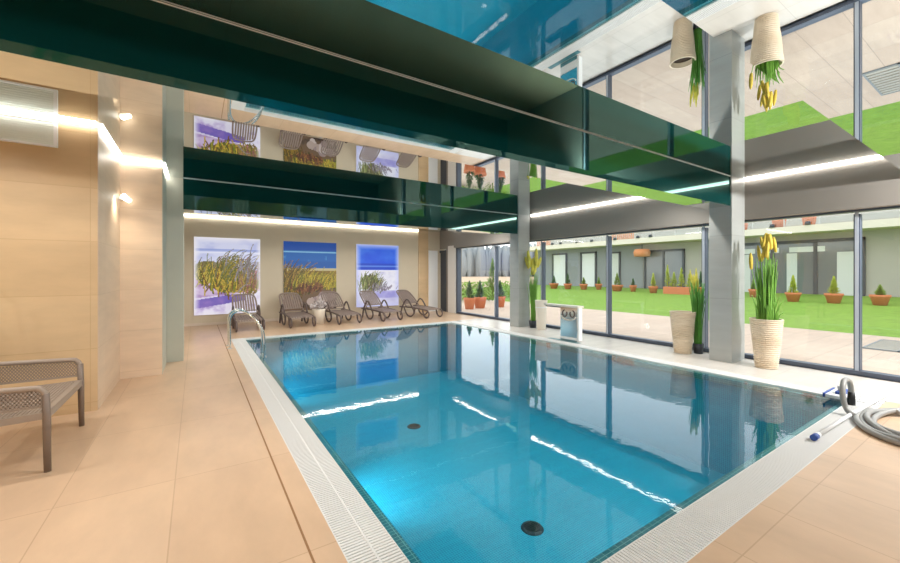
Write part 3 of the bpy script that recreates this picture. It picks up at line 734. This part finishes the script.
MB().lathe([(0.156, 0.60), (0.161, 0.61), (0.157, 0.62)], n=36).build('band', M['white_plastic'], p4)
p5 = thing('potted_reed', 'olive yellow topped corn plant in a small black pot against the far column', 'plant', (7.99, 7.94, 0))
MB().lathe([(0, 0), (0.09, 0), (0.115, 0.2), (0.1, 0.2), (0.1, 0.16), (0, 0.16)], n=20).build('pot', M['pot_black'], p5)
reeds(p5, 0.16, 70, 1.0, 1.5, 0.1, 0.08, 'leaf')
for k in range(12):
    a = 6.28 * k / 12; r = random.uniform(0.04, 0.17)
    spike(p5, (r * math.cos(a), r * math.sin(a), random.uniform(1.5, 1.78)), random.uniform(0.3, 0.5), 0.05, 0.35, 'yellow_leaf', 'seed_head')

# ================================================================== HOSE, POLE, CLEANING HEAD
hz = thing('pool_hose', 'grey corrugated vacuum hose coiled on the deck with one upright loop', 'hose', (5.98, 0.60, 0))
def corrug(m, pts, r):
    P = smooth_path(pts, 3); rr = [r * (1.0 if i % 2 else 0.93) for i in range(len(P))]; m.tube(P, rr, 10)
m = MB(); pts = []
for k in range(0, 171):
    t = k / 171; a = R(100) + k * R(360) / 44; q = 1.0 - 0.075 * (k / 44) - 0.02 * math.sin(k * 0.21)
    pts.append((0.76 * q * math.cos(a), 0.5 * q * math.sin(a), 0.027 + 0.018 * (1 + math.sin(k * 0.37)) * (k > 40)))
corrug(m, pts, 0.027); m.build('coil', M['hose'], hz)
m = MB(); corrug(m, [(-0.13, 0.50, 0.03), (-0.04, 0.58, 0.05), (0.0, 0.62, 0.14), (0.06, 0.64, 0.26), (0.2, 0.65, 0.33), (0.38, 0.65, 0.29), (0.46, 0.65, 0.19), (0.47, 0.65, 0.1)], 0.027); m.build('upright_loop', M['hose'], hz)
MB().tube([(0.47, 0.65, 0.0), (0.47, 0.65, 0.06), (0.47, 0.65, 0.15)], [0.036, 0.036, 0.031], 12).build('coupling', M['black'], hz)
MB().tube([(-0.32, 0.12, 0.07), (-0.2, 0.09, 0.08), (-0.12, 0.06, 0.08)], [0.04, 0.045, 0.034], 12).build('cuff', M['black'], hz)
MB().tube([(-0.12, 0.06, 0.08), (0.1, -0.02, 0.08), (0.36, -0.1, 0.06)], [0.04, 0.045, 0.045], 12).build('end_sleeve', M['steel'], hz)

po = thing('telescopic_pole', 'long white cleaning pole with a blue end lying across the pool corner', 'pole', (4.78, 1.17, 0.0))
MB().tube([(0.12, -0.002, 0.03), (1.2, -0.03, 0.03), (2.5, -0.08, 0.03)], 0.02, 12).build('tube', M['white_plastic'], po)
MB().tube([(-0.02, 0.0, 0.03), (0.06, -0.001, 0.03)], 0.027, 12).build('grip', M['blue'], po)
MB().tube([(0.06, -0.001, 0.03), (0.12, -0.002, 0.03)], 0.023, 12).build('collar', M['white_plastic'], po)

vh = thing('vacuum_head', 'blue and white pool vacuum head at the near window side pool corner', 'pool cleaner', (6.45, 1.38, 0.0))
MB().box(0, 0.42, -0.10, 0.1, 0.03, 0.07).build('body', M['white_plastic'], vh, bevel=0.008)
MB().box(-0.01, 0.2, -0.11, -0.1, 0.03, 0.07).build('bumper', M['blue'], vh)
MB().box(0.0, 0.43, 0.1, 0.12, 0.03, 0.075).build('bumper', M['blue'], vh)
MB().box(0.1, 0.36, -0.05, 0.03, 0.07, 0.1).build('ridge', M['blue'], vh)
MB().tube([(0.2, 0, 0.07), (0.2, 0, 0.16)], 0.03, 12).build('swivel', M['white_plastic'], vh)

# ================================================================== OUTSIDE
def LZ(x): return -0.05 + 0.059 * max(0.0, x - 14.5)
m = MB(); m.box(8.6, 14.5, -12, 40, -0.4, -0.05); m.box(8.3, 8.6, -0.62, 12.4, -0.4, 0.0)
struct(m.build('terrace', M['paving']), 'pale paved terrace outside the windows', 'terrace')
m = MB()
for x0, x1 in ((14.5, 24.6),): m.quad((x0, -14, LZ(x0)), (x1, -14, LZ(x1)), (x1, 26, LZ(x1)), (x0, 26, LZ(x0)))
o = m.build('lawn', M['grass']); tag(o, 'green mown lawn rising to the apartment block', 'grass', kind='stuff')
m = MB(); m.quad((-120, 40, -0.06), (200, 40, -0.06), (260, 330, -0.06), (-120, 330, -0.06)); m.quad((14.5, 26, -0.06), (120, 26, -0.06), (120, 40.5, -0.06), (14.5, 40.5, -0.06))
struct(m.build('field', M['field']), 'pale dry field beyond the garden', 'field')
# treeline
m = MB()
for k in range(1600):
    a = R(random.uniform(5, 62)); d = random.uniform(165, 200); x, y = d * math.sin(a), d * math.cos(a); h = random.uniform(10, 14.5); r = random.uniform(0.8, 2.2)
    m.lathe([(r * 0.5, -0.1), (r, h * 0.25), (r * 0.9, h * 0.7), (r * 0.4, h * 0.95), (0, h)], x, y, 6)
tag(m.build('woodland', M['treeline']), 'grey hazy woodland on the horizon beyond the field', 'trees', kind='stuff')
# apartment block
FX = 24.5
bl = thing('apartment_building', 'grey apartment block with a cream balcony across the lawn', 'building', (FX, 0, 0.4))
m = MB(); m.box(0, 4, -14, 24.2, -0.3, 3.1); m.build('wall', M['concrete'], bl)
m = MB(); m.box(-1.3, 4, -14, 24.6, 3.0, 3.32); m.build('balcony_slab', M['concrete_light'], bl)
m = MB(); m.box(1.2, 4, -14, 24.2, 3.32, 6.4); m.build('upper_wall', M['concrete'], bl)
m = MB(); m.box(-0.02, 0.0, 14.4, 24.2, -0.3, 3.0); m.build('grey_wall', M['facade_grey'], bl)
def fwin(y0, y1, z0, z1, fill, nm=0, fr=0.1):
    m = MB(); m.box(-0.12, 0.0, y0, y0 + fr, z0, z1); m.box(-0.12, 0, y1 - fr, y1, z0, z1); m.box(-0.12, 0, y0, y1, z1 - fr, z1); m.box(-0.12, 0, y0, y1, z0, z0 + 0.06)
    for k in range(nm):
        yc = y0 + (y1 - y0) * (k + 1) / (nm + 1); m.box(-0.1, 0, yc - fr / 2, yc + fr / 2, z0, z1)
    f = m.build('window', M['dark_frame'], bl); MB().box(-0.05, -0.021, y0 + fr, y1 - fr, z0 + 0.06, z1 - fr).build('pane', M[fill], f); return f
f1 = fwin(4.3, 9.2, 0.0, 2.72, 'dark_glass', 2, 0.14)
for y0, y1 in ((5.6, 6.9), (7.3, 8.1), (8.3, 9.0)): MB().box(-0.07, -0.05, y0, y1, 2.15, 2.4).build('blind', M['curtain'], f1)
for y0, y1 in ((4.6, 5.2), (6.6, 7.0), (8.5, 8.9)): MB().box(-0.065, -0.051, y0, y1, 0.1, 2.1).build('curtain', M['blind'], f1)
fwin(11.8, 14.3, 0.0, 2.6, 'dark_glass', 1, 0.12)
fwin(16.0, 17.0, 0.0, 2.6, 'blind', 0)
fwin(17.9, 19.3, 0.0, 2.7, 'curtain', 0, 0.12)
fwin(20.6, 22.1, 0.0, 2.7, 'curtain', 0, 0.12)
fwin(9.9, 11.0, 4.0, 6.0, 'dark_glass', 0); 
for k, (y0, y1) in enumerate(((-9, -7), (-3.5, -1), (0.2, 2.2))): fwin(y0, y1, 0.0, 2.6, 'dark_glass', 1)
m = MB()
for k in range(30): m.box(-1.22, -1.18, -12 + k * 1.25, -11.96 + k * 1.25, 3.2, 4.25)
m.box(-1.23, -1.17, -14, 24.5, 4.22, 4.27); m.build('railing', M['rail'], bl)
MB().box(-1.205, -1.195, -14, 24.5, 3.36, 4.2).build('balcony_glazing', M['glass'], bl)
for k, y in enumerate((13.2, 14.0, 15.6, 17.4, 18.7, 20.2, 21.0, 8.6, 7.2, 5.9)):
    MB().lathe([(0, 0), (0.11, 0), (0.09, 0.16), (0, 0.16)], -1.28, y, 10).build('rail_lamp', M['dark_frame'], bl, loc=(0, 0, 3.32))
# things on the balcony
def balcony_pot(y, s, label):
    t = thing('balcony_planter', label, 'planter', (FX - 0.9, y, 3.72), group='terracotta planters on the balcony')
    MB().lathe([(0, 0), (0.2 * s, 0), (0.26 * s, 0.4 * s), (0.2 * s, 0.4 * s), (0, 0.36 * s)], n=14).build('pot', M['terracotta'], t)
    m = MB()
    for k in range(40):
        a = random.uniform(0, 6.28); r = random.uniform(0, 0.16); c = Vector((r * math.cos(a), r * math.sin(a), 0.38 * s + random.uniform(0, 0.3)))
        m.tube([c, c + Vector((random.gauss(0, .05), random.gauss(0, .05), 0.12))], 0.018, 3)
    m.build('foliage', M['conifer'], t)
balcony_pot(7.05, 1.1, 'terracotta planter on the balcony above the wide sliding window')
balcony_pot(5.95, 1.0, 'terracotta planter on the balcony nearest the thick mullion')
balcony_pot(8.55, 0.9, 'terracotta planter on the balcony beside the near column edge')
def screen(y0, y1, label):
    t = thing('balcony_screen', label, 'screen', (FX - 0.85, y0, 3.72))
    m = MB(); n = int((y1 - y0) / 0.14)
    for k in range(n): m.box(-0.02, 0.02, k * 0.14, k * 0.14 + 0.08, 0.0, 0.72)
    m.build('slats', M['orange'], t)
    MB().box(-0.03, 0.03, 0, y1 - y0, 0.7, 0.76).build('top_rail', M['orange'], t)
screen(14.5, 16.2, 'orange slatted screen on the balcony over the grey wall')
screen(21.6, 23.2, 'faded orange slatted screen at the far end of the balcony')
pd = thing('lamp_reflection', 'orange drum standing in for a lamp reflected in the window glass', 'lamp', (FX - 0.65, 14.1, 2.55))  # added drum stands in for a lamp's reflection in the glass
MB().lathe([(0.05, 0.02), (0.45, 0.05), (0.5, 0.3), (0.42, 0.5), (0.05, 0.53)], n=24).build('shade', M['orange'], pd)
MB().tube([(0, 0, 0.5), (0, 0, 0.86)], 0.015, 6).build('cord', M['black'], pd)

# terracotta tubs with small conifers on the lawn
def conifer(m, h, r, n=170, z0=0.0, x0=0, y0=0):
    for k in range(n):
        t = random.random() ** 0.8; a = random.uniform(0, 6.28); rr = r * (1 - t) * (0.6 + 0.4 * random.random()) + 0.02
        p = Vector((x0 + rr * 0.4 * math.cos(a), y0 + rr * 0.4 * math.sin(a), z0 + h * t)); q = Vector((x0 + rr * math.cos(a), y0 + rr * math.sin(a), z0 + h * t + 0.1 * h))
        m.tube([p, q], [0.022, 0.006], 3)
    m.tube([(x0, y0, z0), (x0, y0, z0 + h)], [0.03, 0.01], 5)
tubs = [(21.1, 5.83, 0.34, 0.9, 'conifer_lime', 'terracotta tub with a lime conifer under the wide sliding window'),
        (21.25, 4.61, 0.36, 0.85, 'conifer_lime', 'terracotta tub with a lime conifer left of the thick mullion'),
        (21.3, 3.37, 0.36, 0.5, 'conifer', 'terracotta tub with a low conifer right of the thick mullion'),
        (22.1, 7.57, 0.24, 0.6, 'conifer', 'terracotta tub just behind the reeds of the ivory pot'),
        (22.05, 19.78, 0.42, 0.7, 'conifer_dark', 'terracotta tub with a dark conifer below the farthest white door'),
        (22.1, 18.55, 0.36, 0.9, 'conifer_dark', 'terracotta tub with a dark conifer between the two white doors'),
        (22.2, 17.28, 0.34, 0.6, 'conifer', 'terracotta tub with a green conifer under the nearer white door'),
        (22.6, 16.38, 0.28, 0.6, 'conifer', 'small terracotta tub left of the window with a pale blind'),
        (22.2, 14.76, 0.46, 0.95, 'conifer', 'wide terracotta tub with green conifer by the grey wall end'),
        (22.3, 13.75, 0.26, 0.55, 'conifer_dark', 'small terracotta tub in front of the pale wall section'),
        (22.0, 12.33, 0.32, 0.95, 'conifer_lime', 'terracotta tub with a lime conifer below the dark double window'),
        (22.4, 10.0, 0.26, 1.0, 'conifer_dark', 'terracotta tub at the right end of the long trough')]
for x, y, r, h, mt, lb in tubs:
    r *= 0.8; h *= 0.82
    t = thing('terracotta_tub', lb, 'planter', (x, y, LZ(x) - 0.02), group='terracotta tubs on the lawn')
    MB().lathe([(0, 0), (r * 0.62, 0), (r * 0.9, 0.3), (r, 0.32), (r, 0.4), (r * 0.86, 0.4), (r * 0.8, 0.34), (0, 0.34)], n=20).build('pot', M['terracotta'], t)
    m = MB(); conifer(m, h, min(0.28, r * 0.8), z0=0.34); m.build('conifer', M[mt], t)
t = thing('terracotta_trough', 'long terracotta trough of lime conifers below the dark double window', 'planter', (22.05, 10.95, LZ(22.05) - 0.02))
MB().box(-0.2, 0.2, -0.75, 0.75, 0, 0.4).build('trough', M['terracotta'], t, bevel=0.02)
for y, h in ((-0.55, 0.7), (-0.15, 1.0), (0.25, 0.8), (0.6, 1.15)):
    m = MB(); conifer(m, h, 0.24, 120, 0.38, 0, y); m.build('conifer', M['conifer_lime'], t)
# tubs on the terrace seen through the far window
for x, y, r, lb in ((10.1, 13.9, 0.26, 'terracotta tub with a dark bush leftmost outside the far window'), (10.8, 14.05, 0.3, 'terracotta tub with a dark bush in the middle outside the far window'), (11.9, 13.95, 0.26, 'terracotta tub with a bush seen right of the far window mullion')):
    t = thing('terracotta_tub', lb, 'planter', (x, y, -0.05), group='terracotta tubs on the terrace')
    MB().lathe([(0, 0), (r * 0.7, 0), (r * 0.95, 0.4), (r, 0.42), (r, 0.5), (r * 0.86, 0.5), (r * 0.8, 0.44), (0, 0.44)], n=20).build('pot', M['terracotta'], t)
    m = MB(); conifer(m, 0.75, 0.3, 220, 0.44); m.build('bush', M['conifer_dark'], t)
m = MB()
for k in range(2600):
    x = random.uniform(9.2, 16.5); y = 17.5 + random.uniform(-0.4, 0.4) + 0.1 * (x - 9); z = random.uniform(0, 1.02)
    c = Vector((x, y, z)); d = Vector((random.gauss(0, 1), random.gauss(0, 1), random.gauss(0.6, 0.6))).normalized() * 0.14; s_ = d.orthogonal().normalized() * 0.06
    m.quad(c - s_, c + d * 0.5, c + s_, c - d * 0.3)
tag(m.build('hedge', M['grass']), 'green clipped hedge outside the far window', 'hedge', kind='stuff')
for x, y, h in ((13.3, 16.2, 2.1),):
    t = thing('young_tree', 'small dark conifer standing right of the hedge', 'tree', (x, y, -0.05))
    m = MB(); conifer(m, h, 0.6, 300, 0.1); m.build('crown', M['conifer'], t)
# grate in the terrace paving
t = thing('floor_grate', 'slatted metal grate set in the terrace paving', 'grate', (11.8, 1.6, -0.05))
m = MB(); m.box(0, 1.8, 0, 0.03, 0, 0.03); m.box(0, 1.8, 0.5, 0.53, 0, 0.03); m.box(0, 0.03, 0, 0.5, 0, 0.03); m.box(1.77, 1.8, 0, 0.5, 0, 0.03); m.build('frame', M['facade_grey'], t)
m = MB()
for k in range(10): m.box(0.08 + k * 0.175, 0.17 + k * 0.175, 0.03, 0.5, 0.0, 0.025)
m.build('bars', M['concrete'], t)
